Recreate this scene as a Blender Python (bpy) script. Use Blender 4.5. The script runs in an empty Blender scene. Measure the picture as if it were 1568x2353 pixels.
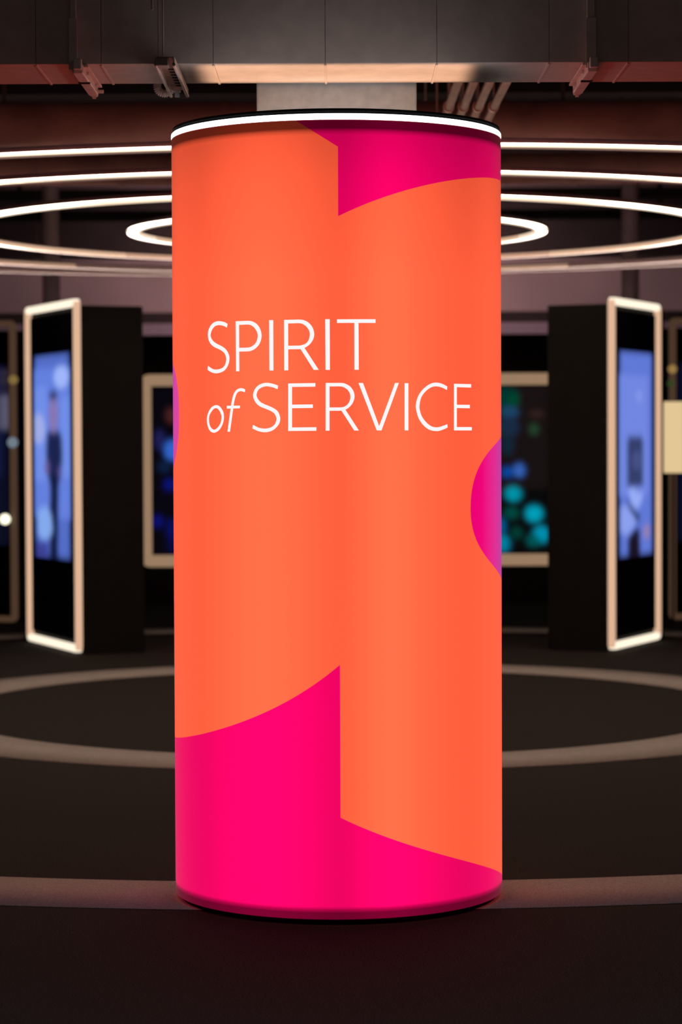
import bpy, math, random
import numpy as np
from mathutils import Vector, Matrix

scene = bpy.context.scene
COL = scene.collection
PI = math.pi

# ---------------------------------------------------------------- camera, world, lamps, exposure
cam_data = bpy.data.cameras.new('camera')
cam = bpy.data.objects.new('camera', cam_data)
COL.objects.link(cam)
cam_data.sensor_fit = 'VERTICAL'
cam_data.sensor_height = 36.0
cam_data.lens = 85.0
cam_data.clip_start = 0.05
cam_data.clip_end = 200
cam_data.dof.use_dof = True
cam_data.dof.focus_distance = 7.85
cam_data.dof.aperture_fstop = 3.0
cam_data.dof.aperture_blades = 0
cam.matrix_world = Matrix.Translation((0, 0, 1.57)) @ Matrix.Rotation(PI / 2 - 0.02856, 4, 'X') @ Matrix.Rotation(-0.00388, 4, 'Z')
scene.camera = cam

world = bpy.data.worlds.new('world')
scene.world = world
world.use_nodes = True
bg = world.node_tree.nodes['Background']
bg.inputs[0].default_value = (1.0, 0.82, 0.76, 1)
bg.inputs[1].default_value = 0.11

vs = scene.view_settings
scene.display_settings.display_device = 'sRGB'
vs.view_transform = 'Standard'
vs.look = 'None'
vs.gamma = 1.0
vs.use_curve_mapping = False
vs.exposure = 0.0
scene.cycles.use_denoising = True
scene.cycles.max_bounces = 6
scene.cycles.sample_clamp_indirect = 4.0


def area_lamp(name, loc, rot, sx, sy, power, color, spread=180):
    l = bpy.data.lights.new(name, 'AREA')
    l.shape = 'RECTANGLE'
    l.size = sx
    l.size_y = sy
    l.energy = power
    l.color = color
    l.spread = math.radians(spread)
    o = bpy.data.objects.new(name, l)
    o.location = loc
    o.rotation_euler = rot
    COL.objects.link(o)
    return o


# unseen light added over the far screen wall to brighten the back wall
area_lamp('wall_washer_lamp', (0, 24.9, 2.72), (math.radians(130), 0, 0), 3.6, 0.15, 95, (1.0, 0.58, 0.56))
# two unseen lights added in front of the column to brighten the floor
for sx in (-1, 1):
    area_lamp('hall_downlight', (sx * 1.3, 5.2, 4.25), (0, 0, 0), 0.4, 0.4, 12, (0.70, 0.86, 1.0), 100)
# lights added over the top plate to brighten the beam soffit and the pillar
area_lamp('uplight_panel_lamp', (-0.012, 8.305, 2.658), (PI, 0, 0), 0.90, 0.40, 1.5, (1.0, 0.62, 0.40), 34)
area_lamp('pillar_uplight_lamp', (-0.012, 8.355, 2.662), (math.radians(125), 0, 0), 0.60, 0.03, 0.2, (1.0, 0.93, 0.90), 140)


# ---------------------------------------------------------------- helpers
def s2l(c):
    out = []
    for v in c:
        v = v / 255.0
        out.append(v / 12.92 if v <= 0.04045 else ((v + 0.055) / 1.055) ** 2.4)
    return tuple(out)


MATS = {}


def mat(name, color, rough=0.6, metal=0.0, noise=0.0, scale=30.0, bump=0.0, spec=0.5):
    if name in MATS:
        return MATS[name]
    m = bpy.data.materials.new(name)
    m.use_nodes = True
    nt = m.node_tree
    b = nt.nodes['Principled BSDF']
    b.inputs['Base Color'].default_value = (*color, 1)
    b.inputs['Roughness'].default_value = rough
    b.inputs['Metallic'].default_value = metal
    b.inputs['Specular IOR Level'].default_value = spec
    if noise or bump:
        tc = nt.nodes.new('ShaderNodeTexCoord')
        n = nt.nodes.new('ShaderNodeTexNoise')
        n.inputs['Scale'].default_value = scale
        n.inputs['Detail'].default_value = 4
        nt.links.new(tc.outputs['Object'], n.inputs['Vector'])
        if noise:
            r = nt.nodes.new('ShaderNodeMapRange')
            r.inputs['From Min'].default_value = 0.3
            r.inputs['From Max'].default_value = 0.7
            r.inputs['To Min'].default_value = 1 - noise
            r.inputs['To Max'].default_value = 1 + noise
            nt.links.new(n.outputs['Fac'], r.inputs['Value'])
            v = nt.nodes.new('ShaderNodeVectorMath')
            v.operation = 'SCALE'
            v.inputs[0].default_value = color
            nt.links.new(r.outputs['Result'], v.inputs['Scale'])
            nt.links.new(v.outputs['Vector'], b.inputs['Base Color'])
        if bump:
            bp = nt.nodes.new('ShaderNodeBump')
            bp.inputs['Strength'].default_value = bump
            bp.inputs['Distance'].default_value = 0.004
            nt.links.new(n.outputs['Fac'], bp.inputs['Height'])
            nt.links.new(bp.outputs['Normal'], b.inputs['Normal'])
    MATS[name] = m
    return m


def glow(name, color, strength=1.0, base=(0.02, 0.02, 0.02), rough=0.5):
    if name in MATS:
        return MATS[name]
    m = bpy.data.materials.new(name)
    m.use_nodes = True
    b = m.node_tree.nodes['Principled BSDF']
    b.inputs['Base Color'].default_value = (*base, 1)
    b.inputs['Roughness'].default_value = rough
    b.inputs['Emission Color'].default_value = (*color, 1)
    b.inputs['Emission Strength'].default_value = strength
    MATS[name] = m
    return m


class MB:
    def __init__(self):
        self.v = []
        self.f = []
        self.m = []
        self.sm = []

    def add(self, vs_, fs, mi=0, smooth=False):
        o = len(self.v)
        self.v += [tuple(p) for p in vs_]
        for f in fs:
            self.f.append([i + o for i in f])
            self.m.append(mi)
            self.sm.append(smooth)

    def box(self, a, b, mi=0, fr=None):
        x0, y0, z0 = a
        x1, y1, z1 = b
        P = [(x0, y0, z0), (x1, y0, z0), (x1, y1, z0), (x0, y1, z0), (x0, y0, z1), (x1, y0, z1), (x1, y1, z1), (x0, y1, z1)]
        if fr:
            P = [fr(p) for p in P]
        self.add(P, [(0, 3, 2, 1), (4, 5, 6, 7), (0, 1, 5, 4), (1, 2, 6, 5), (2, 3, 7, 6), (3, 0, 4, 7)], mi)
        return self

    def tube(self, path, r, n=12, mi=0, caps=True, closed=False):
        P = [Vector(p) for p in path]
        N = len(P)
        rr = r if isinstance(r, (list, tuple)) else [r] * N
        rings = []
        for i, p in enumerate(P):
            if closed:
                t = P[(i + 1) % N] - P[i - 1]
            else:
                t = P[min(i + 1, N - 1)] - P[max(i - 1, 0)]
            t.normalize()
            up = Vector((0, 0, 1)) if abs(t.z) < 0.9 else Vector((0, 1, 0))
            s = t.cross(up).normalized()
            u = s.cross(t)
            rings.append([p + rr[i] * (math.cos(2 * PI * k / n) * s + math.sin(2 * PI * k / n) * u) for k in range(n)])
        vv = [q for R in rings for q in R]
        ff = []
        for i in range(N if closed else N - 1):
            j = (i + 1) % N
            for k in range(n):
                k2 = (k + 1) % n
                ff.append((i * n + k, i * n + k2, j * n + k2, j * n + k))
        self.add(vv, ff, mi, True)
        if caps and not closed:
            self.add(rings[0], [tuple(range(n))], mi)
            self.add(rings[-1], [tuple(range(n - 1, -1, -1))], mi)
        return self

    def lathe(self, prof, c=(0, 0), n=128, mis=None, a0=0.0, a1=2 * PI, closed_prof=True, smooth=True):
        """prof: list of (radius, z); revolve about a vertical axis at c; faces of profile edge i take mis[i]"""
        full = abs(a1 - a0 - 2 * PI) < 1e-6
        K = len(prof)
        cols = n if full else n + 1
        vv = []
        for i in range(cols):
            a = a0 + (a1 - a0) * i / n
            for r, z in prof:
                vv.append((c[0] + r * math.cos(a), c[1] + r * math.sin(a), z))
        o = len(self.v)
        self.v += vv
        for i in range(n):
            j = (i + 1) % cols
            for k in range(K if closed_prof else K - 1):
                k2 = (k + 1) % K
                self.f.append([o + i * K + k, o + j * K + k, o + j * K + k2, o + i * K + k2])
                self.m.append(mis[k] if mis else 0)
                self.sm.append(smooth)
        if not full and closed_prof:
            self.f.append([o + k for k in range(K)])
            self.m.append(mis[0] if mis else 0)
            self.sm.append(False)
            self.f.append([o + n * K + k for k in reversed(range(K))])
            self.m.append(mis[0] if mis else 0)
            self.sm.append(False)
        return self

    def build(self, name, mats, parent=None, bevel=0.0, recalc=True):
        me = bpy.data.meshes.new(name)
        off = Vector((0, 0, 0))
        p = parent
        while p:
            off += p.location
            p = p.parent
        me.from_pydata([tuple(Vector(q) - off) for q in self.v], [], self.f)
        if not isinstance(mats, (list, tuple)):
            mats = [mats]
        for m in mats:
            me.materials.append(m)
        me.polygons.foreach_set('material_index', self.m)
        me.polygons.foreach_set('use_smooth', self.sm)
        me.update()
        if recalc:
            import bmesh
            bm = bmesh.new()
            bm.from_mesh(me)
            bmesh.ops.recalc_face_normals(bm, faces=bm.faces)
            bm.to_mesh(me)
            bm.free()
        o = bpy.data.objects.new(name, me)
        COL.objects.link(o)
        if parent:
            o.parent = parent
        if bevel:
            md = o.modifiers.new('bevel', 'BEVEL')
            md.width = bevel
            md.segments = 2
            md.limit_method = 'ANGLE'
            md.angle_limit = math.radians(50)
        return o


def box(name, a, b, m, parent=None, bevel=0.0, fr=None):
    return MB().box(a, b, 0, fr).build(name, m, parent, bevel)


def thing(name, loc, label, cat, group=None):
    o = bpy.data.objects.new(name, None)
    o.empty_display_size = 0.1
    o.location = loc
    COL.objects.link(o)
    o['label'] = label
    o['category'] = cat
    if group:
        o['group'] = group
    return o


def structure(o, label=None):
    o['kind'] = 'structure'
    if label:
        o['label'] = label
    return o


# ---------------------------------------------------------------- materials
M_carpet = mat('dark_carpet', (0.020, 0.0165, 0.0145), 0.95, 0, 0.95, 170, 0.9, 0.1)
M_band = mat('pale_carpet', (0.28, 0.25, 0.24), 0.95, 0, 0.3, 190, 0.5, 0.1)
M_ceil = mat('dark_ceiling_paint', (0.08, 0.058, 0.064), 0.9, 0, 0.3, 2.0)
M_wall = mat('plaster_wall', (0.42, 0.36, 0.38), 0.9, 0, 0.08, 1.5)
M_lilac = mat('lilac_paint', (0.30, 0.27, 0.34), 0.8, 0, 0.05, 3)
M_darkwall = mat('dark_wall_paint', (0.03, 0.024, 0.026), 0.85, 0, 0.2, 2)
M_beam = mat('cream_beam_paint', (0.64, 0.52, 0.46), 0.75, 0, 0.08, 14, 0.1)
M_beam_core = mat('beam_joint_shadow', (0.3, 0.26, 0.24), 0.9)  # inner core of the beam, darker than its panels
M_concrete = mat('grey_concrete', (0.50, 0.49, 0.49), 0.85, 0, 0.12, 22, 0.3)
M_pillar = mat('mauve_pillar_paint', (0.62, 0.48, 0.56), 0.85, 0, 0.1, 4)
M_duct = mat('painted_duct', (0.42, 0.23, 0.20), 0.6, 0, 0.2, 5)  # red of the column's orange light mixed into the duct colour
M_copper = mat('copper_pipe', (0.34, 0.16, 0.11), 0.5, 0.3, 0.15, 10)
M_steel = mat('galvanised_steel', (0.82, 0.60, 0.52), 0.45, 0.15, 0.12, 40)
M_plastic = mat('pale_conduit_plastic', (0.74, 0.62, 0.57), 0.5, 0, 0.08, 60)
M_black = mat('matt_black', (0.006, 0.006, 0.006), 0.7, 0, 0.2, 30, 0, 0.1)
M_soft = mat('black_slot', (0.004, 0.003, 0.003), 0.9)
M_joist = mat('black_joist_paint', (0.02, 0.016, 0.018), 0.9, 0, 0.2, 3)
M_totem = mat('black_totem_laminate', (0.006, 0.005, 0.005), 0.6, 0, 0.2, 8, 0, 0.15)
M_glass = mat('black_screen_glass', (0.004, 0.004, 0.006), 0.6, 0, 0.2, 2, 0, 0.0)
M_alu = mat('grey_aluminium', (0.55, 0.55, 0.62), 0.5, 0.0, 0.08, 20)
M_cable = mat('thin_steel_cable', (0.10, 0.09, 0.09), 0.5, 0.5, 0.1, 50)

G_strip = glow('white_led_strip', (0.96, 0.98, 1.0), 4.0)
G_ring = glow('warm_white_ring_diffuser', (1.0, 0.82, 0.58), 1.42)
G_ring_bottom = glow('warm_ring_lower_lip', (1.0, 0.72, 0.54), 17.0)
G_up = glow('ring_upper_diffuser', (1.0, 0.62, 0.52), 2.0)
G_arc = glow('cove_strip', (1.0, 0.95, 0.95), 4.4)
G_in = [glow('ring_inner_diffuser_%s' % n, s2l(c), s) for n, c, s in (
    ('bright', (255, 226, 196), 1.0), ('peach', (226, 184, 152), 1.0), ('rosy', (206, 160, 134), 1.0),
    ('dim', (176, 138, 114), 1.0), ('faint', (104, 76, 68), 1.0))]
G_frame = glow('frame_front_diffuser', s2l((255, 241, 216)), 1.15)
G_side = glow('frame_side_diffuser', s2l((222, 180, 148)), 1.0)
G_farframe = glow('dim_frame_diffuser', s2l((152, 123, 96)), 1.0)
G_outer = glow('dimmed_frame_bar', s2l((74, 54, 40)), 1.0)  # faint glow given to the outer totems' frame bars
G_letter = glow('white_backlit_letter', s2l((251, 247, 248)), 1.0)


# ---------------------------------------------------------------- room shell
def ring_mesh(r0, r1, cx, cy, z0, z1, n=160):
    return MB().lathe([(r0, z0), (r1, z0), (r1, z1), (r0, z1)], (cx, cy), n)


structure(box('floor', (-9, -3, -0.10), (9, 29, 0.0), M_carpet), 'dark brown carpet floor')
floor = bpy.data.objects['floor']
ring_mesh(2.315, 2.855, 0.013, 14.375, 0.0, 0.003).build('carpet_band', M_band, floor)
ring_mesh(5.785, 6.300, 0.013, 14.375, 0.0, 0.003, 240).build('carpet_band', M_band, floor)

structure(box('ceiling', (-9, -3, 4.30), (9, 29, 4.50), M_ceil), 'dark unlit ceiling slab')
structure(box('wall_back', (-9, 28.0, 0.0), (9, 28.2, 4.30), M_wall), 'rosy plaster back wall')
structure(box('wall_left', (-9.0, -3, 0.0), (-8.8, 28.0, 4.30), M_darkwall), 'dark side wall')
structure(box('wall_right', (8.8, -3, 0.0), (9.0, 28.0, 4.30), M_darkwall), 'dark side wall')
structure(box('trim_1', (-8.8, 27.86, 2.80), (8.8, 28.0, 2.95), M_lilac), 'lilac ledge running along the back wall')
structure(box('trim_2', (-8.8, 27.80, 2.95), (8.8, 28.0, 3.06), M_darkwall), 'dark channel above the lilac ledge')

structure(box('trim_3', (-8.8, 26.0, 3.56), (8.8, 26.3, 4.30), M_joist), 'dark bulkhead under the ceiling before the back wall')  # board added where the wall only fades into shade

# round pillars in the background
for x, y in ((-2.41, 20.2), (2.42, 20.2)):
    p = MB().lathe([(0.001, 0), (0.073, 0), (0.073, 4.30), (0.001, 4.30)], (x, y), 32, closed_prof=False)
    structure(p.build('background_pillar', M_pillar), 'slim mauve pillar behind the ring lamps')

# ceiling ducts, pipes and joists beyond the beam
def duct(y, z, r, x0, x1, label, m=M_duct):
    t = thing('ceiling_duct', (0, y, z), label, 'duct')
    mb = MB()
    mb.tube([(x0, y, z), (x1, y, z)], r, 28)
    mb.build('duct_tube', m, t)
    x = x0 + 0.7
    while x < x1:
        c = MB()
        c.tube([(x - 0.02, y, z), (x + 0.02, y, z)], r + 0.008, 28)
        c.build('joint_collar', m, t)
        c = MB()
        c.box((x + 0.30, y - 0.004, z + r - 0.002), (x + 0.32, y + 0.004, 4.30))
        c.build('hanger', M_cable, t)
        x += 1.45
    return t


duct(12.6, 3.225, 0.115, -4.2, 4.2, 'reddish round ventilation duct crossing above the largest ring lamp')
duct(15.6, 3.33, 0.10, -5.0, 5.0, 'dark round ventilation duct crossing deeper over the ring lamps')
for y, z0, z1, m in ((14.1, 3.60, 3.82, M_joist), (17.4, 3.66, 3.90, M_ceil), (20.7, 3.66, 3.74, M_joist), (22.6, 3.66, 3.74, M_joist)):
    structure(box('ceiling_joist', (-8.8, y, z0), (8.8, y + 0.22, z1), m), 'dark joist slung under the ceiling slab')
    for x in (-6, -3, 0, 3, 6):
        box('joist_hanger', (x - 0.02, y + 0.09, z1), (x + 0.02, y + 0.13, 4.30), m, bpy.data.objects[[o.name for o in bpy.data.objects if o.name.startswith('ceiling_joist')][-1]])

pipe_labels = ('copper pipe nearest the grey pillar, one of four running back under the ceiling',
               'second copper pipe from the grey pillar under the ceiling',
               'third copper pipe from the grey pillar under the ceiling',
               'copper pipe farthest from the grey pillar, last of the four')
for i, x0 in enumerate((0.492, 0.556, 0.622, 0.690)):
    t = thing('copper_pipe', (x0, 9.4, 3.05), pipe_labels[i], 'pipe', 'copper pipes under the ceiling')
    mb = MB()
    mb.tube([(x0, 9.0, 3.05), (x0 - 0.01, 11.0, 3.05), (x0 - 0.02, 14.5, 3.05)], 0.020, 14)
    mb.build('pipe_run', M_copper, t)
    for y in (9.7, 10.7, 12.0, 13.6):
        c = MB()
        c.tube([(x0 - 0.01, y - 0.012, 3.05), (x0 - 0.01, y + 0.012, 3.05)], 0.026, 14)
        c.box((x0 - 0.014, y - 0.004, 3.07), (x0 - 0.006, y + 0.004, 4.30))
        c.build('pipe_clamp', M_steel, t)

# ---------------------------------------------------------------- beam and concrete pillar
BN, BF, BZ = 8.0804, 8.5225, 2.8324  # beam, pillar and beam fittings scaled up about the camera along with the column
beam = box('ceiling_beam', (-3.4, BN + 0.012, BZ + 0.012), (3.4, BF - 0.001, 4.30), M_beam_core)
structure(beam, 'boxed cream beam crossing above the glowing column')
seams = [-3.049, -2.643, -2.236, -1.8295, -1.382, -1.0103, -0.7928, -0.4203, -0.0468, 0.3252, 0.6993, 0.9625, 1.3315, 1.728, 2.134, 2.643, 3.049]
for a, b in zip(seams[:-1], seams[1:]):
    box('front_panel', (a + 0.0006, BN, BZ), (b - 0.0006, BN + 0.012, 4.28), M_beam, beam, 0.0015)
    box('soffit_panel', (a + 0.0012, BN + 0.013, BZ), (b - 0.0012, BF, BZ + 0.012), M_beam, beam, 0.0015)
for s in seams[1:-1]:
    box('joint_bead', (s - 0.004, BN + 0.012, BZ - 0.004), (s + 0.004, BF, BZ + 0.001), M_beam, beam, 0.001)
structure(box('concrete_pillar', (-0.2917, 8.5398, 0.0), (0.2724, 8.741, 4.30), M_concrete, None, 0.006), 'square grey concrete pillar rising out of the glowing column')

# ---------------------------------------------------------------- glowing advertising column
CXc, CYc, CR = -0.0121, 8.3866, 0.5679  # column enlarged and set back by scaling about the camera
ZB, ZT = 0.0213, 2.6098
column = thing('light_column', (CXc, CYc, 0.0), 'tall round backlit fabric column, orange and magenta, lettered SPIRIT of SERVICE', 'column')
THD = 0.0118
P_top = [(0.0155, 2.3017), (0.1513, 2.337), (0.2874, 2.365), (0.4377, 2.3931), (0.5959, 2.4154), (0.7669, 2.4343), (0.9824, 2.4497), (1.2312, 2.4614), (1.40, 2.4644), (1.6, 2.4644)]  # outline points of the printed shapes, from here on, taken from image pixels
P_bl = [(-1.60, 0.5536), (-1.3986, 0.5612), (-1.119, 0.5788), (-0.8606, 0.6094), (-0.6416, 0.6465), (-0.4598, 0.6852), (-0.2962, 0.7299), (-0.142, 0.784), (0.0105, 0.8507)]
P_br = [(0.0096, 0.3537), (0.1544, 0.3168), (0.3086, 0.2791), (0.4728, 0.2443), (0.6559, 0.2102), (0.8781, 0.1714), (1.0673, 0.1399), (1.2695, 0.1054), (1.4144, 0.0826)]
f_top = np.polyfit(*zip(*P_top), 4)
f_bl = np.polyfit(*zip(*P_bl), 4)
f_br = np.polyfit(*zip(*P_br), 4)
TR0, TR1 = 0.8944, 2.05
P_rh = [(0.8966, 1.3777), (0.9088, 1.4127), (0.9348, 1.4475), (0.9737, 1.4777), (1.0243, 1.5056), (1.1117, 1.5383), (1.2244, 1.5618), (1.3999, 1.5844)]
P_rl = [(0.8989, 1.3193), (0.9116, 1.291), (0.9447, 1.2529), (0.988, 1.2215), (1.0489, 1.1954), (1.1414, 1.1659), (1.2502, 1.139), (1.3851, 1.1109)]
f_rh = np.polyfit([0] + [math.sqrt(t - TR0) for t, _ in P_rh], [1.3484] + [z for _, z in P_rh], 3)
f_rl = np.polyfit([0] + [math.sqrt(t - TR0) for t, _ in P_rl], [1.3484] + [z for _, z in P_rl], 3)
TL0, TL1 = -1.2298, -2.2
P_lh = [(-1.232, 1.6928), (-1.2394, 1.7254), (-1.2632, 1.7599), (-1.2937, 1.7926), (-1.3481, 1.8199), (-1.4558, 1.8432)]
P_ll = [(-1.2367, 1.6277), (-1.2527, 1.5903), (-1.2784, 1.5578), (-1.323, 1.525), (-1.4281, 1.4948)]
f_lh = np.polyfit([0] + [math.sqrt(TL0 - t) for t, _ in P_lh], [1.6603] + [z for _, z in P_lh], 2)
f_ll = np.polyfit([0] + [math.sqrt(TL0 - t) for t, _ in P_ll], [1.6603] + [z for _, z in P_ll], 2)


def ev(p, x):
    return float(np.polyval(p, x))


def fold(th, c):                      # closes a disc symmetrically behind its front half, traced from image pixels
    return th if (th - c) * (1 if c > 0 else -1) <= 0 else 2 * c - th


def bands(th, side):
    """breakpoints (bottom, magenta top, circle low, circle high, top magenta low, top) just left (side=-1) or right of th"""
    t = th + side * 1e-7
    if t < -0.2275:
        zt = ZT
    elif t < THD:
        zt = min(ZT, 2.5239 + (THD - t) * (2.6013 - 2.5239) / (0.2038 + 0.0129))
    elif t < 1.6:
        zt = ev(f_top, t)
    else:
        zt = min(ZT, 2.4644 + (t - 1.6) * 0.12)
    if t < -1.6:
        zb = max(ZB, 0.5537 - (-1.6 - t) * 0.45)
    elif t < THD:
        zb = ev(f_bl, t)
    elif t < 1.4144:
        zb = ev(f_br, t)
    else:
        zb = max(ZB, 0.0826 - (t - 1.4144) * 0.16)
    c0 = c1 = None
    if TR0 <= t <= 2 * 1.475 - TR0:
        u = math.sqrt(max(0, fold(t, 1.475) - TR0))
        c0, c1 = ev(f_rl, u), ev(f_rh, u)
    elif 2 * -1.5 - TL0 <= t <= TL0:
        u = math.sqrt(max(0, TL0 - fold(t, -1.5)))
        c0, c1 = ev(f_ll, u), ev(f_lh, u)
    if c0 is None:
        c0 = c1 = 1.3484 if t > 0 else 1.6603
    return [ZB, zb, c0, c1, zt, ZT]


ths = sorted(set([-PI + 2 * PI * i / 360 for i in range(361)] + [THD, -0.2275, TR0, TL0, 1.4144, 1.6, -1.6]
                 + [TR0 + 0.0015 * i * i for i in range(1, 10)] + [TL0 - 0.0015 * i * i for i in range(1, 10)]))
mb = MB()
for a, b in zip(ths[:-1], ths[1:]):
    if b - a < 1e-6:
        continue
    A, B = bands(a, 1), bands(b, -1)
    pa = (CXc + CR * math.sin(a), CYc - CR * math.cos(a))
    pb = (CXc + CR * math.sin(b), CYc - CR * math.cos(b))
    for k, mi in enumerate((1, 0, 2 if a > 0 else 3, 0, 1)):
        if A[k + 1] - A[k] < 1e-5 and B[k + 1] - B[k] < 1e-5:
            continue
        mb.add([(*pa, A[k]), (*pb, B[k]), (*pb, B[k + 1]), (*pa, A[k + 1])], [(0, 1, 2, 3)], mi, True)


def fabric(name, rgb, rgb2=None, t0=0, t1=1):
    """translucent printed fabric: the print colour times the brightness of the light box behind it"""
    m = bpy.data.materials.new(name)
    m.use_nodes = True
    nt = m.node_tree
    N, L = nt.nodes, nt.links
    b = N['Principled BSDF']
    b.inputs['Roughness'].default_value = 0.8
    b.inputs['Specular IOR Level'].default_value = 0.25
    b.inputs['Sheen Weight'].default_value = 0.5
    b.inputs['Sheen Roughness'].default_value = 0.4
    tc = N.new('ShaderNodeTexCoord')
    sp = N.new('ShaderNodeSeparateXYZ')
    L.new(tc.outputs['Object'], sp.inputs[0])
    neg = N.new('ShaderNodeMath'); neg.operation = 'MULTIPLY'; neg.inputs[1].default_value = -1
    L.new(sp.outputs['Y'], neg.inputs[0])
    at = N.new('ShaderNodeMath'); at.operation = 'ARCTAN2'
    L.new(sp.outputs['X'], at.inputs[0]); L.new(neg.outputs[0], at.inputs[1])

    def ramp(src, lo, hi, stops):
        mr = N.new('ShaderNodeMapRange')
        mr.inputs['From Min'].default_value = lo
        mr.inputs['From Max'].default_value = hi
        L.new(src, mr.inputs['Value'])
        r = N.new('ShaderNodeValToRGB')
        r.color_ramp.interpolation = 'B_SPLINE' if len(stops) > 4 else 'LINEAR'
        e = r.color_ramp.elements
        while len(e) > 1:
            e.remove(e[0])
        for i, (p, v) in enumerate(stops):
            q = e[0] if i == 0 else e.new((p - lo) / (hi - lo))
            q.position = (p - lo) / (hi - lo)
            q.color = (v / 2, v / 2, v / 2, 1)
        L.new(mr.outputs['Result'], r.inputs['Fac'])
        return r.outputs['Color']

    tubes = ramp(at.outputs[0], -1.8, 1.8, [(-1.8, .9), (-1.45, .95), (-1.2, .98), (-.95, .80), (-.72, .98), (-.45, 1.22), (-.2, 1.02), (0, .77), (.13, .95), (.3, 1.26), (.5, 1.0), (.8, .75), (1.0, .86), (1.2, .98), (1.45, .92), (1.8, .9)])
    hem = ramp(sp.outputs['Z'], 0.0, 2.7, [(0.0, .17), (.050, .17), (.0575, 1.0), (.28, 1.0), (2.1, 1.0), (2.43, .80), (2.568, .64), (2.582, .10), (2.7, .10)])
    N[hem.node.name].color_ramp.interpolation = 'LINEAR'
    mu = N.new('ShaderNodeVectorMath'); mu.operation = 'MULTIPLY'
    L.new(tubes, mu.inputs[0]); L.new(hem, mu.inputs[1])
    c = N.new('ShaderNodeMix'); c.data_type = 'RGBA'
    c.inputs[6].default_value = (*rgb, 1)
    c.inputs[7].default_value = (*(rgb2 or rgb), 1)
    mr = N.new('ShaderNodeMapRange')
    mr.inputs['From Min'].default_value = t0
    mr.inputs['From Max'].default_value = t1
    L.new(at.outputs[0], mr.inputs['Value'])
    L.new(mr.outputs['Result'], c.inputs[0])
    m2 = N.new('ShaderNodeVectorMath'); m2.operation = 'MULTIPLY'
    L.new(mu.outputs[0], m2.inputs[0]); L.new(c.outputs[2], m2.inputs[1])
    L.new(m2.outputs[0], b.inputs['Emission Color'])
    b.inputs['Emission Strength'].default_value = 4.0
    pr = N.new('ShaderNodeVectorMath'); pr.operation = 'SCALE'; pr.inputs['Scale'].default_value = 0.12
    L.new(c.outputs[2], pr.inputs[0])
    L.new(pr.outputs[0], b.inputs['Base Color'])
    return m


ORANGE = (1.30, 0.142, 0.058)
MAGENTA = (1.04, 0.0006, 0.145)
F_or = fabric('orange_backlit_fabric', ORANGE)
F_ma = fabric('magenta_backlit_fabric', MAGENTA)
F_r = fabric('magenta_to_violet_print', (1.04, 0.0, 0.22), (0.72, 0.05, 0.46), 1.02, 1.40)  # disc colour shifts from magenta to violet around the column
F_l = fabric('violet_print', (0.80, 0.07, 0.50), (0.86, 0.07, 0.44), -1.45, -1.25)
mb.build('fabric_sleeve', [F_or, F_ma, F_r, F_l], column)

G_wire = glow('lit_fabric_edge', (0.75, 0.16, 0.14), 0.5)
MB().lathe([(CR - 0.002, 2.6098), (CR + 0.0008, 2.6098), (CR + 0.0008, 2.6113), (CR - 0.002, 2.6113)], (CXc, CYc), 200).build('edge_welt', G_wire, column)
# LED strip: opal profile with rounded upper edge
MB().lathe([(CR - 0.02, 2.6132), (CR - 0.0005, 2.6132), (CR + 0.001, 2.6169), (CR + 0.001, 2.6268), (CR + 0.0002, 2.6290), (CR - 0.0015, 2.6308), (CR - 0.0038, 2.6316), (CR - 0.02, 2.6317)], (CXc, CYc), 200).build('led_strip', G_strip, column)
# black top plate with a rectangular opening around the pillar
mb = MB()
cx0, cy0 = -0.0097, 8.6404
hx, hy0, hy1 = 0.286, -0.106, 0.106
ang = sorted(set([2 * PI * i / 120 for i in range(120)] + [math.atan2(y, x) % (2 * PI) for x in (-hx, hx) for y in (hy0, hy1)]))
RO = CR - 0.0042
lo, li = [], []
for a in ang:
    dx, dy = math.cos(a), math.sin(a)
    ox, oy = cx0 - CXc, cy0 - CYc
    bq = ox * dx + oy * dy
    t = -bq + math.sqrt(bq * bq - (ox * ox + oy * oy - RO * RO))
    lo.append((cx0 + dx * t, cy0 + dy * t))
    ts = []
    if abs(dx) > 1e-9:
        ts.append(hx / abs(dx))
    if abs(dy) > 1e-9:
        ts.append((hy1 if dy > 0 else -hy0) / abs(dy))
    t = min(ts)
    li.append((cx0 + dx * t, cy0 + dy * t))
n = len(ang)
V = [(*p, z) for z in (2.6319, 2.6372) for L_ in (lo, li) for p in L_]
F = []
for i in range(n):
    j = (i + 1) % n
    F += [(i, j, n + j, n + i), (2 * n + i, 3 * n + i, 3 * n + j, 2 * n + j), (i, 2 * n + i, 2 * n + j, j), (n + i, n + j, 3 * n + j, 3 * n + i)]
mb.add(V, F)
mb.build('top_plate', M_black, column)
MB().lathe([(0.5488, 2.6373), (RO, 2.6373), (RO, 2.6480), (0.5488, 2.6480)], (CXc, CYc), 200).build('top_rim', M_black, column)
MB().lathe([(0.503, 2.6373), (0.5437, 2.6373), (0.5437, 2.6412), (0.503, 2.6412)], (CXc, CYc), 70, None, math.radians(216), math.radians(324)).build('cove_strip', G_arc, column)  # unseen glowing arc added behind the rim to light the beam's front
MB().lathe([(0.001, 0.003), (CR - 0.020, 0.003), (CR - 0.020, 0.0211), (0.001, 0.0211)], (CXc, CYc), 128, closed_prof=False).build('base_plinth', M_black, column)

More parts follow.
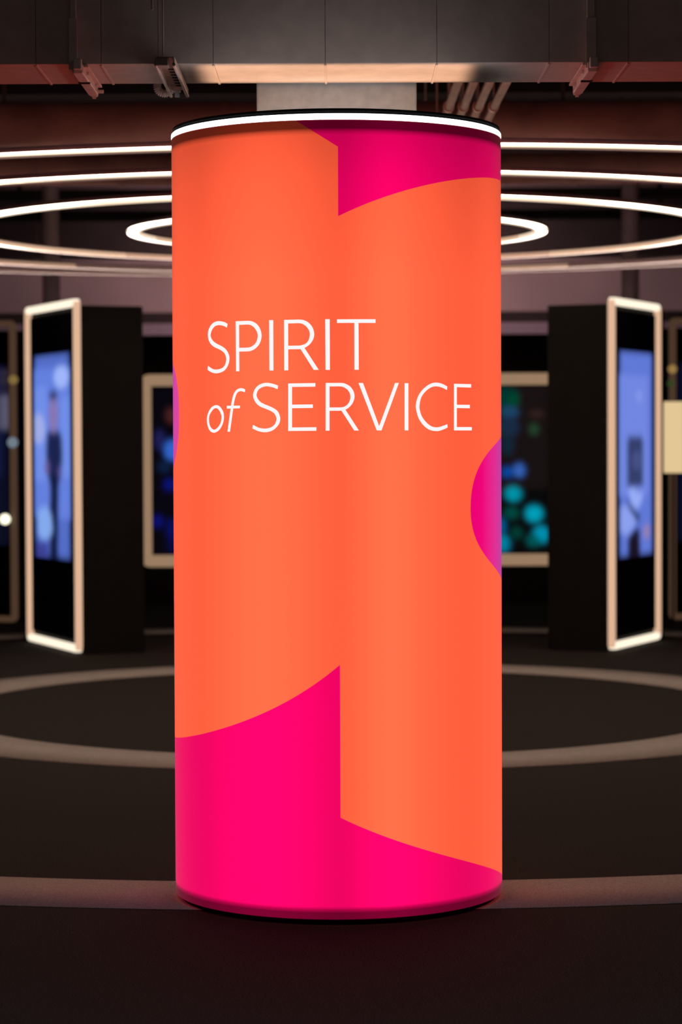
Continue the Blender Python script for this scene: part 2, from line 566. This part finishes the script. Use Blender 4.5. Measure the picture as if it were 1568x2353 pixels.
# ---- lettering: strips of (theta, z) pairs in 1/10000, traced from image pixels and wrapped on the fabric
GLYPHS = [
    ('S', 0, [[-6807,19617,-6860,19495,-7058,19681,-7126,19558,-7508,19723,-7510,19591,-7910,19691,-7849,19556,-8232,19583,-8085,19452,-8429,19431,-8196,19344,-8473,19286,-8227,19271,-8418,19138,-8163,19173,-8241,18997,-7992,19075,-7921,18882,-7681,18981,-7520,18802,-7358,18914,-7248,18733,-7025,18817,-7049,18648,-6810,18699,-6941,18528,-6692,18561,-6930,18437,-6685,18434,-7010,18293,-6763,18289,-7188,18195,-6955,18146,-7437,18149,-7234,18055,-7707,18134,-7695,18010,-8054,18157,-8130,18043,-8478,18268,-8522,18135]]),
    ('P', 0, [[-6202,19688,-5953,19696,-6188,18055,-5952,18056],[-6053,19690,-6054,19571,-5659,19691,-5660,19570,-5314,19690,-5335,19570,-5052,19668,-5128,19545,-4759,19582,-4907,19462,-4543,19435,-4743,19330,-4438,19236,-4683,19203,-4475,19056,-4720,19077,-4621,18895,-4838,18952,-4877,18772,-5061,18861,-5137,18712,-5248,18828,-5363,18697,-5380,18820,-5670,18698,-5668,18819,-6064,18699,-6063,18821]]),
    ('I', 0, [[-3950,19694,-3698,19690,-3948,18060,-3699,18058]]),
    ('R', 0, [[-3041,19691,-2793,19688,-3039,18055,-2799,18058],[-2941,19690,-2942,19573,-2505,19690,-2506,19573,-2113,19690,-2153,19575,-1842,19665,-1940,19547,-1573,19577,-1728,19464,-1363,19425,-1575,19341,-1276,19242,-1529,19233,-1308,19092,-1553,19104,-1424,18964,-1654,18976,-1578,18868,-1809,18902,-1810,18783,-2003,18864,-2062,18740,-2159,18852,-2512,18737,-2512,18851,-2949,18736,-2948,18850],[-2082,18753,-1841,18777,-1308,18063,-1022,18061]]),
    ('I', 0, [[-641,19694,-387,19693,-634,18060,-387,18059]]),
    ('T', 0, [[26,19688,25,19572,2240,19693,2239,19574],[1012,19623,1252,19623,1009,18061,1257,18061]]),
    ('o', 1, [[-7709,16961,-7734,16862,-7408,16891,-7524,16791,-7184,16734,-7365,16662,-7129,16570,-7330,16571,-7189,16388,-7392,16389,-7371,16224,-7578,16258,-7627,16106,-7791,16180,-7986,16053,-7975,16153,-8310,16109,-8182,16200,-8514,16247,-8343,16302,-8617,16450,-8412,16449,-8561,16633,-8379,16618,-8376,16797,-8199,16741,-8072,16923,-7975,16840]]),
    ('f', 0, [[-5540,17454,-5576,17364,-5683,17490,-5742,17396,-5859,17502,-5880,17403,-6078,17475,-6039,17381,-6281,17392,-6168,17309,-6406,17275,-6263,17192,-6491,17139,-6326,17083,-6577,16931,-6385,16929,-6717,16507,-6523,16506,-6859,16082,-6667,16081],[-6888,16933,-6906,16842,-5909,16933,-5929,16845]]),
    ('S', 0, [[-3413,17566,-3451,17451,-3716,17624,-3769,17516,-4134,17663,-4135,17550,-4525,17621,-4436,17516,-4816,17515,-4671,17433,-4972,17372,-4763,17325,-5010,17246,-4782,17253,-4948,17119,-4710,17153,-4785,16991,-4548,17053,-4568,16900,-4317,16979,-4247,16829,-4000,16911,-3897,16752,-3655,16823,-3656,16661,-3434,16723,-3538,16534,-3323,16587,-3538,16444,-3297,16470,-3625,16318,-3369,16326,-3833,16225,-3592,16183,-4077,16185,-3868,16094,-4289,16176,-4254,16057,-4647,16205,-4684,16096,-5034,16302,-5069,16184]]),
    ('E', 0, [[-2808,17631,-2577,17631,-2821,16094,-2590,16095],[-2808,17631,-2809,17519,-1217,17637,-1224,17521],[-2606,16944,-2607,16830,-1369,16948,-1370,16835],[-2820,16206,-2821,16094,-1170,16210,-1177,16097]]),
    ('R', 0, [[-633,17639,-411,17638,-644,16099,-422,16099],[-544,17639,-545,17527,-165,17637,-166,17526,214,17638,182,17526,466,17615,371,17504,751,17525,592,17426,940,17381,733,17310,1009,17220,774,17193,970,17077,748,17086,858,16951,636,16961,683,16844,462,16880,477,16773,303,16852,255,16743,130,16847,-171,16740,-170,16847,-551,16739,-550,16848],[255,16746,486,16773,985,16099,1250,16099]]),
    ('V', 0, [[1239,17635,1497,17635,2286,16101,2522,16100],[3391,17638,3621,17638,2335,16101,2566,16100]]),
    ('I', 0, [[3983,17631,4220,17632,3974,16099,4211,16099]]),
    ('C', 0, [[6930,17538,6891,17423,6529,17625,6498,17505,6100,17661,6100,17538,5686,17620,5744,17506,5227,17466,5368,17380,4864,17229,5057,17175,4698,16944,4939,16917,4725,16754,4955,16768,4887,16483,5098,16551,5220,16253,5390,16361,5619,16117,5736,16234,6091,16076,6092,16198,6458,16103,6427,16223,6941,16191,6916,16303]]),
    ('E', 0, [[7458,17632,7702,17634,7448,16098,7692,16098],[7458,17632,7458,17523,9022,17632,9004,17519],[7648,16943,7648,16836,8875,16946,8874,16833],[7449,16207,7448,16098,9062,16209,9061,16099]]),
]



def catmull(P, n, closed):
    out = []
    N = len(P)
    rng = range(N) if closed else range(N - 1)
    for i in rng:
        g = lambda k: P[k % N] if closed else P[min(max(k, 0), N - 1)]
        p0, p1, p2, p3 = g(i - 1), g(i), g(i + 1), g(i + 2)
        for s in range(n):
            t = s / n
            out.append(0.5 * ((2 * p1) + (p2 - p0) * t + (2 * p0 - 5 * p1 + 4 * p2 - p3) * t * t + (3 * p1 - p0 - 3 * p2 + p3) * t ** 3))
    if not closed:
        out.append(P[-1])
    return out


for ch, closed, strips in GLYPHS:
    mb = MB()
    for si, st in enumerate(strips):
        P = [np.array(st[i:i + 4], float) / 1e4 for i in range(0, len(st), 4)]
        Q = catmull(P, 10 if len(P) == 2 else 4, closed) if len(P) > 2 else [P[0] + (P[1] - P[0]) * k / 10 for k in range(11)]
        rr = CR + 0.0006 + 0.0002 * si
        vv = []
        for q in Q:
            for th, z in ((q[0], q[1]), (q[2], q[3])):
                vv.append((CXc + rr * math.sin(th), CYc - rr * math.cos(th), z))
        m_ = len(Q)
        ff = [(2 * i, 2 * i + 1, 2 * i + 3, 2 * i + 2) for i in range(m_ - 1)]
        if closed:
            ff.append((2 * m_ - 2, 2 * m_ - 1, 1, 0))
        mb.add(vv, ff)
    mb.build('letter', G_letter, column, recalc=False)

# ---------------------------------------------------------------- ring lamps
RC = (-0.016, 14.365)
RZ = 2.812


def ring_lamp(R, label, segs, c=RC, z=RZ, kx=0.0, ky=0.0):
    """slim aluminium hoop; bright opal face outside, a weaker one inside in separately driven lengths"""
    t = thing('ring_lamp', (c[0], c[1], z), label, 'ring lamp', 'concentric ring lamps')

    def til(mb):
        mb.v = [(x, y, zz + kx * (x - c[0]) + ky * (y - c[1])) for x, y, zz in mb.v]
        return mb
    w = 0.032
    eh = 0.0035 if R < 3 else 0.0005
    # housing
    til(MB().lathe([(R - w, z + 0.009), (R + w, z + 0.009), (R + w, z + 0.030), (R - w, z + 0.030)], c, 200)).build('housing', M_alu, t)
    til(MB().lathe([(R - w + 0.008, z + 0.0302), (R + w - 0.008, z + 0.0302), (R + w - 0.008, z + 0.0304), (R - w + 0.008, z + 0.0304)], c, 200)).build('upper_diffuser', G_up, t)  # upward glow added out of view to brighten the ceiling
    til(MB().lathe([(R + w - 0.004, z - 0.008), (R + w, z - 0.008), (R + w, z + eh), (R + w - 0.004, z + eh)], c, 200, [1, 0, 1, 1])).build('outer_diffuser', [G_ring, M_alu], t)
    til(MB().lathe([(R - w + 0.0042, z - 0.001), (R + w - 0.0042, z - 0.001), (R + w - 0.0042, z + 0.0088), (R - w + 0.0042, z + 0.0088)], c, 200)).build('lower_diffuser', G_ring_bottom, t)  # strong downward glow, recessed from view, added to brighten the floor
    for a0, a1, gi in segs:
        til(MB().lathe([(R - w - 0.004, z - 0.009), (R - w - 0.0003, z - 0.009), (R - w - 0.0003, z + 0.0180), (R - w - 0.004, z + 0.0180)], c, max(6, int(200 * (a1 - a0) / 360)), None,
                       math.radians(a0), math.radians(a1))).build('inner_diffuser', G_in[gi], t)
    for a in (30, 150, 270):
        x = c[0] + R * math.cos(math.radians(a))
        y = c[1] + R * math.sin(math.radians(a))
        zz = z + 0.030 + kx * (x - c[0]) + ky * (y - c[1])
        MB().tube([(x, y, zz - 0.002), (x, y, 4.28)], 0.0012, 6).build('suspension_cable', M_cable, t)
    return t


ring_lamp(1.211, 'smallest glowing ring lamp, innermost of the concentric hoops behind the column', [(0, 20, 0), (20, 160, 1), (160, 360, 0)])
ring_lamp(2.216, 'second smallest glowing ring lamp, its far arc peach coloured', [(0, 50, 1), (50, 130, 2), (130, 180, 1), (180, 360, 0)])
ring_lamp(3.240, 'third ring lamp outwards, its far arc dim and partly dark', [(-180, 59.5, 4), (59.5, 76, 3), (76, 125, 4), (125, 180, 3)])
ring_lamp(4.300, 'largest and outermost ring lamp, nearest to the orange column', [(0, 180, 4), (180, 360, 4)], (0.0, 14.18), 2.8165, 0.0062, 0.009)


# ---------------------------------------------------------------- black display totems
def frame_of(O, d, m):
    def fr(p):
        return (O[0] + p[0] * d[0] + p[1] * m[0], O[1] + p[0] * d[1] + p[1] * m[1], p[2])
    return fr


def rounded_frame(mbx, fr, u0, u1, z0, z1, w0, w1, bw, rad, mf, ms):
    """rounded-rectangle frame with front faces mf and side faces ms"""
    def loop(ins):
        r = max(rad - ins, 0.004)
        pts = []
        for cu, cz, a0 in ((u1 - ins - r, z1 - ins - r, 0), (u0 + ins + r, z1 - ins - r, 90), (u0 + ins + r, z0 + ins + r, 180), (u1 - ins - r, z0 + ins + r, 270)):
            for k in range(7):
                a = math.radians(a0 + 15 * k)
                pts.append((cu + r * math.cos(a), cz + r * math.sin(a)))
        return pts
    e = 0.008
    A, A2, B2, B = loop(0), loop(e), loop(bw - e), loop(bw)
    n_ = len(A)
    rows = [(A, w1), (A, w0 + e), (A2, w0), (B2, w0), (B, w0 + e), (B, w1)]
    vv = [fr((u, w, z)) for L_, w in rows for u, z in L_]
    o = len(mbx.v)
    mbx.v += vv
    for r_ in range(len(rows)):
        r2 = (r_ + 1) % len(rows)
        for i in range(n_):
            j = (i + 1) % n_
            mbx.f.append([o + r_ * n_ + i, o + r_ * n_ + j, o + r2 * n_ + j, o + r2 * n_ + i])
            mbx.m.append(mf if abs(rows[2][0][i][0] - rows[2][0][j][0]) > abs(rows[2][0][i][1] - rows[2][0][j][1]) else ms)
            mbx.sm.append(False)


def ell(cs, ct, rs, rt, n_=20):
    return [(cs + rs * math.cos(2 * PI * k / n_), ct + rt * math.sin(2 * PI * k / n_)) for k in range(n_)]


def paint(nx, ny, items, blur):
    """flat picture for a screen: soft-edged shapes composited on an nx by ny raster, in linear light"""
    ss = 3
    X, Y = np.meshgrid((np.arange(nx * ss) + 0.5) / (nx * ss), (np.arange(ny * ss) + 0.5) / (ny * ss))
    img = np.zeros((ny, nx, 3))
    for col, poly in items:
        P_ = np.array(poly)
        ins = np.zeros(X.shape, bool)
        for k in range(len(P_)):
            (x0, y0), (x1, y1) = P_[k], P_[k - 1]
            if y0 == y1:
                continue
            ins ^= ((y0 > Y) != (y1 > Y)) & (X < (x1 - x0) * (Y - y0) / (y1 - y0) + x0)
        a = ins.reshape(ny, ss, nx, ss).mean((1, 3))
        img = img * (1 - a[..., None]) + np.array(s2l(col)) * a[..., None]
    for ax, sig in ((1, blur[0] * nx), (0, blur[1] * ny)):
        r = max(1, int(3 * sig))
        kk = np.exp(-0.5 * (np.arange(-r, r + 1) / max(sig, 1e-3)) ** 2)
        kk /= kk.sum()
        pad = [(0, 0)] * 3
        pad[ax] = (r, r)
        q = np.pad(img, pad)
        img = sum(w_ * np.take(q, range(i_, i_ + img.shape[ax]), axis=ax) for i_, w_ in enumerate(kk))
    return img


def picture_material():
    m = bpy.data.materials.new('screen_picture_light')
    m.use_nodes = True
    nt = m.node_tree
    bs = nt.nodes['Principled BSDF']
    bs.inputs['Base Color'].default_value = (0.004, 0.004, 0.005, 1)
    bs.inputs['Specular IOR Level'].default_value = 0.0
    at = nt.nodes.new('ShaderNodeAttribute')
    at.attribute_name = 'picture'
    nt.links.new(at.outputs['Color'], bs.inputs['Emission Color'])
    bs.inputs['Emission Strength'].default_value = 1.0
    return m


M_picture = picture_material()


def screen_picture(parent, fr, ua, ub, za, zb, items, nx=44, ny=90, blur=(0.045, 0.012), w=-0.0025):
    img = paint(nx, ny, items, blur)
    mbx = MB()
    for jy in range(ny + 1):
        for ix in range(nx + 1):
            mbx.v.append(fr((ua + ix / nx * (ub - ua), w, za + jy / ny * (zb - za))))
    for jy in range(ny):
        for ix in range(nx):
            k_ = jy * (nx + 1) + ix
            mbx.f.append([k_, k_ + 1, k_ + nx + 2, k_ + nx + 1])
            mbx.m.append(0)
            mbx.sm.append(False)
    o = mbx.build('screen_image', M_picture, parent, recalc=False)
    big = np.zeros((ny + 2, nx + 2, 3))
    big[1:-1, 1:-1] = img
    big[0], big[-1], big[:, 0], big[:, -1] = big[1], big[-2], big[:, 1], big[:, -2]
    vert = (big[:-1, :-1] + big[1:, :-1] + big[:-1, 1:] + big[1:, 1:]) / 4
    at = o.data.color_attributes.new('picture', 'FLOAT_COLOR', 'POINT')
    flat = np.concatenate([vert.reshape(-1, 3), np.ones(((nx + 1) * (ny + 1), 1))], 1)
    at.data.foreach_set('color', flat.astype(np.float32).ravel())
    return o


RECT = [(0.045, 0.012), (0.955, 0.012), (0.955, 0.985), (0.045, 0.985)]


def totem(O, d, m, L, thick, label, items, ua, ub, margin, top=2.60, lit=True):
    fr = frame_of(O, d, m)
    base = fr((L / 2, thick / 2, 0))
    t = thing('display_totem', (base[0], base[1], 0), label, 'display totem', 'black display totems around the floor rings')
    MB().box((0.0, 0.012, 0.0), (L + margin, thick, top), 0, fr).build('cabinet', M_totem, t, 0.006)
    MB().box((0.05, 0.0, 0.10), (L - 0.05, 0.0118, 2.56), 0, fr).build('screen_glass', M_glass, t)
    mbx = MB()
    rounded_frame(mbx, fr, 0, L, 0.014, 2.648, -0.034, 0.0116, 0.052, 0.055, 0, 1)
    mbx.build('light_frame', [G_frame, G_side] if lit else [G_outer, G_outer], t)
    screen_picture(t, fr, ua, ub, 2.27, 0.68, items)
    return t


left_items = [
    ((84, 110, 200), RECT),
    ((100, 128, 222), [(0, .07), (1, .07), (1, .80), (0, .80)]),
    ((112, 142, 232), [(0, .16), (.36, .16), (.36, .62), (0, .62)]),
    ((112, 142, 232), [(.74, .22), (1, .22), (1, .60), (.74, .60)]),
    ((160, 182, 250), ell(.76, .12, .20, .055)),
    ((160, 172, 232), ell(.13, .365, .18, .075)),
    ((26, 34, 78), [(.36, .385), (.48, .375), (.66, .375), (.76, .40), (.78, .50), (.74, .60), (.66, .64), (.44, .64), (.36, .58), (.33, .48)]),
    ((14, 22, 58), [(.44, .60), (.68, .60), (.66, .74), (.64, 1.0), (.42, 1.0), (.41, .82), (.44, .70)]),
    ((134, 118, 178), ell(.545, .295, .13, .095)),
    ((44, 52, 96), ell(.54, .205, .12, .022)),
    ((104, 88, 150), ell(.36, .555, .07, .035)),
    ((84, 72, 132), ell(.70, .575, .06, .03)),
    ((132, 170, 238), [(.10, .77), (.30, .74), (.46, .78), (.50, .86), (.40, .90), (.20, .91), (.10, .88)]),
    ((60, 66, 150), [(.04, .92), (.36, .92), (.36, 1.0), (.04, 1.0)]),
]
right_items = [
    ((96, 120, 214), RECT),
    ((112, 134, 224), [(0, .12), (.85, .12), (.85, .70), (0, .70)]),
    ((130, 150, 234), ell(.58, .22, .10, .03)),
    ((52, 62, 108), [(.28, .415), (.66, .415), (.70, .44), (.70, .655), (.24, .655), (.24, .44)]),
    ((70, 80, 132), ell(.52, .53, .14, .05)),
    ((152, 172, 246), [(.26, .67), (.42, .66), (.55, .69), (.70, .68), (.66, .73), (.52, .77), (.36, .74)]),
    ((34, 46, 80), [(.22, .70), (.34, .745), (.52, .785), (.60, .79), (.60, .83), (.48, .82), (.30, .775)]),
    ((140, 160, 240), [(.04, .75), (.22, .74), (.50, .82), (.44, .85), (.24, .89), (.04, .87)]),
    ((26, 18, 34), [(.26, .90), (.46, .86), (.60, .86), (.62, 1.0), (.26, 1.0)]),
    ((150, 128, 176), ell(.80, .88, .10, .035)),
]
totem((-1.939, 17.97), (-.404, .915), (.915, .404), 1.316, 0.50, 'black display totem left of the column, its blue screen showing a standing figure', left_items, 1.175, 0.215, 0.20)  # screen extents on this totem and the next worked out from image pixels
totem((2.003, 18.03), (.430, .903), (-.903, .430), 1.153, 0.49, 'black display totem right of the column, its blue screen showing a dark square', right_items, 0.205, 1.04, 0.20)

# partly seen totems at the picture's edges
navy = [((20, 26, 62), RECT), ((12, 14, 34), [(0, .62), (1, .62), (1, 1), (0, 1)]), ((120, 118, 140), [(.0, .17), (.06, .17), (.06, .36), (.0, .36)]),
        ((70, 150, 176), [(.0, -.09), (.028, -.08), (.028, -.01), (.0, 0)]), ((84, 70, 74), ell(.02, .05, .02, .02)), ((84, 70, 74), ell(.025, .095, .02, .02)), ((60, 50, 70), ell(.02, .14, .02, .015))]
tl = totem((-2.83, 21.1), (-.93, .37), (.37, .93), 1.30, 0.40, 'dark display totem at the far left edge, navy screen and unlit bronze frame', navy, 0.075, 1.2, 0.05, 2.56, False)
navy2 = [((20, 24, 58), RECT), ((40, 44, 84), [(0, .30), (1, .30), (1, .5), (0, .5)])]
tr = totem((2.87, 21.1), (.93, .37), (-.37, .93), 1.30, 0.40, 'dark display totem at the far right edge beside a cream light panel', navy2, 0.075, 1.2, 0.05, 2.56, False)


def light_spot(parent, x, y, z, r, col, s):  # glowing disc standing for an out-of-focus spot of light
    mbx = MB()
    mbx.tube([(x, y, z), (x, y + 0.012, z)], r, 20)
    mbx.build('indicator_lamp', glow('indicator_%d_%d_%d' % col, s2l(col), s), parent)


light_spot(tl, -2.925, 21.02, 0.918, 0.046, (255, 250, 220), 1.6)
light_spot(tl, -2.845, 21.03, 2.130, 0.040, (128, 104, 58), 1.0)
light_spot(tl, -2.855, 21.03, 1.585, 0.046, (110, 124, 136), 1.0)
light_spot(tr, 2.885, 21.02, 2.200, 0.038, (150, 118, 66), 1.0)
light_spot(tr, 2.870, 21.02, 2.075, 0.030, (46, 66, 30), 1.0)
t = thing('light_panel', (2.86, 20.9, 1.29), 'small cream light panel at the right edge by the dark totem', 'light panel')
box('panel_diffuser', (2.785, 20.86, 1.30), (2.96, 20.885, 1.915), glow('cream_panel', s2l((226, 198, 148)), 1.0), t, 0.006)
box('panel_back', (2.79, 20.885, 1.305), (2.955, 20.99, 1.91), M_black, t)
box('panel_post', (2.865, 20.90, 0.0), (2.885, 20.92, 1.305), M_black, t)

# ---------------------------------------------------------------- far screen wall
FY = 23.9
far = thing('screen_wall', (0, 24.2, 0), 'wide black screen wall behind the column with a glowing rounded frame', 'screen wall')
box('cabinet', (-2.75, FY + 0.012, 0.0), (2.75, FY + 0.5, 2.64), M_totem, far, 0.01)
frF = lambda p: (p[0], FY + p[1], p[2])
MB().box((-1.95, 0.0, 0.42), (2.30, 0.0118, 2.18), 0, frF).build('screen_glass', M_glass, far)
mbx = MB()
rounded_frame(mbx, frF, -1.985, 2.34, 0.352, 2.252, -0.05, 0.0116, 0.115, 0.10, 0, 1)
mbx.build('light_frame', [G_farframe, G_farframe], far)
k = FY / 5556.0


def P(px, py):
    return ((px - 784) * k, 1.57 + (1018 - py + 0.0039 * (px - 784)) * k)


def blob(px, py, rx, ry):
    return [P(px + rx * math.cos(2 * PI * i / 18), py + ry * math.sin(2 * PI * i / 18)) for i in range(18)]


far_items = [
    ((8, 6, 14), [P(350, 888), P(560, 888), P(560, 1280), P(350, 1280)]),
    ((24, 17, 17), [P(1000, 885), P(1262, 885), P(1262, 1130), P(1000, 1130)]),
    ((8, 8, 9), [P(1000, 1130), P(1262, 1130), P(1262, 1278), P(1000, 1278)]),
    ((30, 30, 84), blob(368, 1008, 12, 24)), ((72, 34, 34), blob(394, 952, 12, 18)), ((50, 100, 200), blob(396, 1032, 18, 24)),
    ((12, 30, 60), blob(378, 1070, 16, 14)), ((10, 20, 116), blob(390, 1111, 13, 14)), ((10, 16, 110), blob(362, 1195, 13, 14)),
    ((8, 16, 90), blob(394, 1214, 12, 26)), ((8, 12, 70), blob(398, 1250, 12, 18)),
    ((0, 52, 46), blob(1166, 918, 30, 26)), ((0, 66, 44), blob(1180, 922, 16, 14)), ((28, 66, 100), blob(1172, 950, 22, 14)),
    ((24, 42, 66), blob(1170, 985, 24, 24)), ((18, 38, 54), blob(1168, 1025, 14, 26)), ((36, 66, 46), blob(1228, 990, 11, 13)), ((50, 34, 30), blob(1234, 955, 18, 8)),
    ((6, 70, 160), blob(1167, 1088, 13, 13)), ((52, 96, 180), blob(1194, 1084, 13, 17)),
    ((0, 146, 168), blob(1180, 1138, 19, 17)), ((0, 158, 184), blob(1228, 1184, 20, 19)), ((0, 72, 64), blob(1176, 1182, 17, 14)),
    ((0, 60, 52), blob(1188, 1228, 14, 14)), ((0, 146, 176), blob(1244, 1232, 18, 20)), ((0, 84, 84), blob(1226, 1246, 16, 14)),
    ((14, 24, 90), blob(470, 1000, 60, 90)), ((40, 80, 180), blob(520, 1060, 40, 60)), ((16, 40, 110), blob(600, 1150, 70, 80)), ((60, 40, 90), blob(660, 980, 60, 70)),
    ((10, 70, 120), blob(760, 1100, 70, 90)), ((0, 90, 110), blob(880, 1180, 50, 60)), ((20, 60, 90), blob(960, 1000, 60, 80)), ((0, 110, 130), blob(1050, 1200, 40, 40)), ((30, 60, 60), blob(1080, 980, 50, 60)),
    ((0, 96, 150), blob(1152, 1212, 10, 20)), ((0, 128, 160), blob(1156, 1252, 16, 20)),
]
FX0, FX1, FZ0, FZ1 = -1.93, 2.06, 2.165, 0.435
far_norm = [(col, [((x - FX0) / (FX1 - FX0), (z - FZ0) / (FZ1 - FZ0)) for x, z in poly]) for col, poly in far_items]
screen_picture(far, frF, FX0, FX1, FZ0, FZ1, far_norm, 150, 66, (0.0045, 0.0105))

# ---------------------------------------------------------------- fittings on the beam
def conduit(x, w, z0, label, box_z=None):
    t = thing('wall_conduit', (x, BN - 0.01, z0), label, 'conduit')
    mbx = MB()
    mbx.box((x - w / 2, BN - 0.022, z0), (x + w / 2, BN - 0.0005, 4.28))
    mbx.build('trunking', M_beam, t, 0.002)
    if box_z:
        box('trunking_lid', (x - w / 2 - 0.004, BN - 0.027, z0), (x + w / 2 + 0.004, BN - 0.0222, box_z), M_beam, t, 0.001)
    return t


conduit(-0.883, 0.020, 2.8104, 'cream cable trunking on the beam face above the left fitting', 2.9804)
conduit(0.8355, 0.026, 2.8104, 'cream cable trunking on the beam face above the right fitting', 2.9754)

t = thing('hanger_rods', (-0.584, 7.955, 2.8204), 'pair of slim rods hanging the middle mounting rail from above', 'rods')
for dx in (-0.007, 0.007):
    MB().tube([(-0.584 + dx, 7.955, 2.8234), (-0.584 + dx, 7.955, 4.30)], 0.0032, 10).build('rod', M_steel, t)

t = thing('ceiling_clip', (-0.61, 7.835, 3.0204), 'small clamp hanging into view above the beam', 'clamp')
MB().box((-0.632, 7.815, 3.0054), (-0.570, 7.875, 3.0704)).build('clamp_body', mat('pinkish_clamp', (0.5, 0.3, 0.28), 0.6, 0, 0.1, 30), t, 0.006)
MB().tube([(-0.602, 7.825, 3.0054), (-0.602, 7.825, 2.9654)], 0.004, 8).build('clamp_bolt', M_steel, t)
MB().tube([(-0.602, 7.845, 3.0604), (-0.602, 7.845, 4.30)], 0.004, 8).build('clamp_rod', M_steel, t)
MB().tube([(-0.602, 7.8145, 3.0404), (-0.602, 7.817, 3.0404)], 0.008, 14).build('clamp_hole', M_soft, t)

# middle rail: an open channel with slots, junction box, corrugated loop and a square stub
t = thing('mounting_rail', (-0.566, 8.215, 2.8104), 'open slotted steel rail under the beam with a corrugated cable loop', 'mounting rail')
zt = 2.8284
mbx = MB()
for s in (-1, 1):
    x = -0.566 + s * 0.029
    mbx.tube([(x, 7.875, 2.7985), (x, 8.590, 2.7985)], 0.0058, 10)
    mbx.box((x - 0.0025, 7.875, 2.7985), (x + 0.0025, 8.595, 2.8234))
mbx.build('channel_lip', M_steel, t)
box('channel_web', (-0.595, 7.875, 2.8204), (-0.537, 8.595, 2.8234), mat('rusty_web', (0.42, 0.20, 0.14), 0.6, 0, 0.3, 30), t)  # web plate coloured darker and redder than the lips
for i in range(7):
    y = 8.105 + i * 0.062
    box('slot', (-0.571, y, 2.8189), (-0.550, y + 0.022, 2.8203), M_soft, t)
box('junction_box', (-0.599, 7.87, 2.7944), (-0.554, 7.935, 2.8204), mat('dull_junction_box', (0.34, 0.27, 0.25), 0.6, 0.2, 0.1, 20), t, 0.004)
box('cable_stub', (-0.587, 8.586, 2.812), (-0.562, 8.606, 2.8232), M_plastic, t, 0.002)
box('cable_stub_end', (-0.583, 8.588, 2.796), (-0.566, 8.604, 2.812), M_alu, t, 0.001)
path, rad = [], []
for i in range(145):
    a = PI * 0.80 + i / 144 * PI * 1.10
    path.append((-0.617 + 0.026 * math.cos(a), 8.565, 2.829 + 0.025 * math.sin(a)))
    rad.append(0.0128 + 0.0018 * math.sin(i / 144 * 2 * PI * 16))
MB().tube(path, rad, 14).build('corrugated_conduit', M_plastic, t)

# left and right closed fittings
def closed_fitting(x, s, label):
    t = thing('closed_rail_fitting', (x, 8.285, 2.8104), label, 'mounting rail')
    box('rail_body', (x - 0.017, 8.035, 2.7954), (x + 0.017, 8.555, 2.8279), M_steel, t, 0.004)
    box('rail_lip', (x + s * 0.017, 8.065, 2.8204), (x + s * 0.032, 8.535, 2.8279), M_steel, t, 0.001)
    box('end_cap', (x - 0.013, 8.555, 2.7950), (x + 0.013, 8.587, 2.8264), M_plastic, t, 0.004)
    box('end_tab', (x - 0.006, 8.565, 2.7880), (x + 0.006, 8.582, 2.7950), M_steel, t, 0.001)
    box('clip', (x - 0.019, 8.235, 2.7924), (x + 0.019, 8.26, 2.7964), M_soft, t)
    box('front_box', (x - 0.012, 8.01, 2.8054), (x + 0.015, 8.035, 2.8404), M_plastic, t, 0.003)
    for y in (8.155, 8.435):
        MB().tube([(x + s * 0.014, y, 2.8124), (x + s * 0.026, y, 2.8124)], 0.006, 10).build('screw_head', M_plastic, t)
    return t


tlf = closed_fitting(-0.866, 1, 'closed steel rail under the left of the beam with a peg at its end')
MB().tube([(-0.854, 8.535, 2.8074), (-0.829, 8.535, 2.8074)], 0.0065, 12).build('peg', M_plastic, tlf)
closed_fitting(0.8395, -1, 'closed steel rail under the right of the beam with a blunt end')
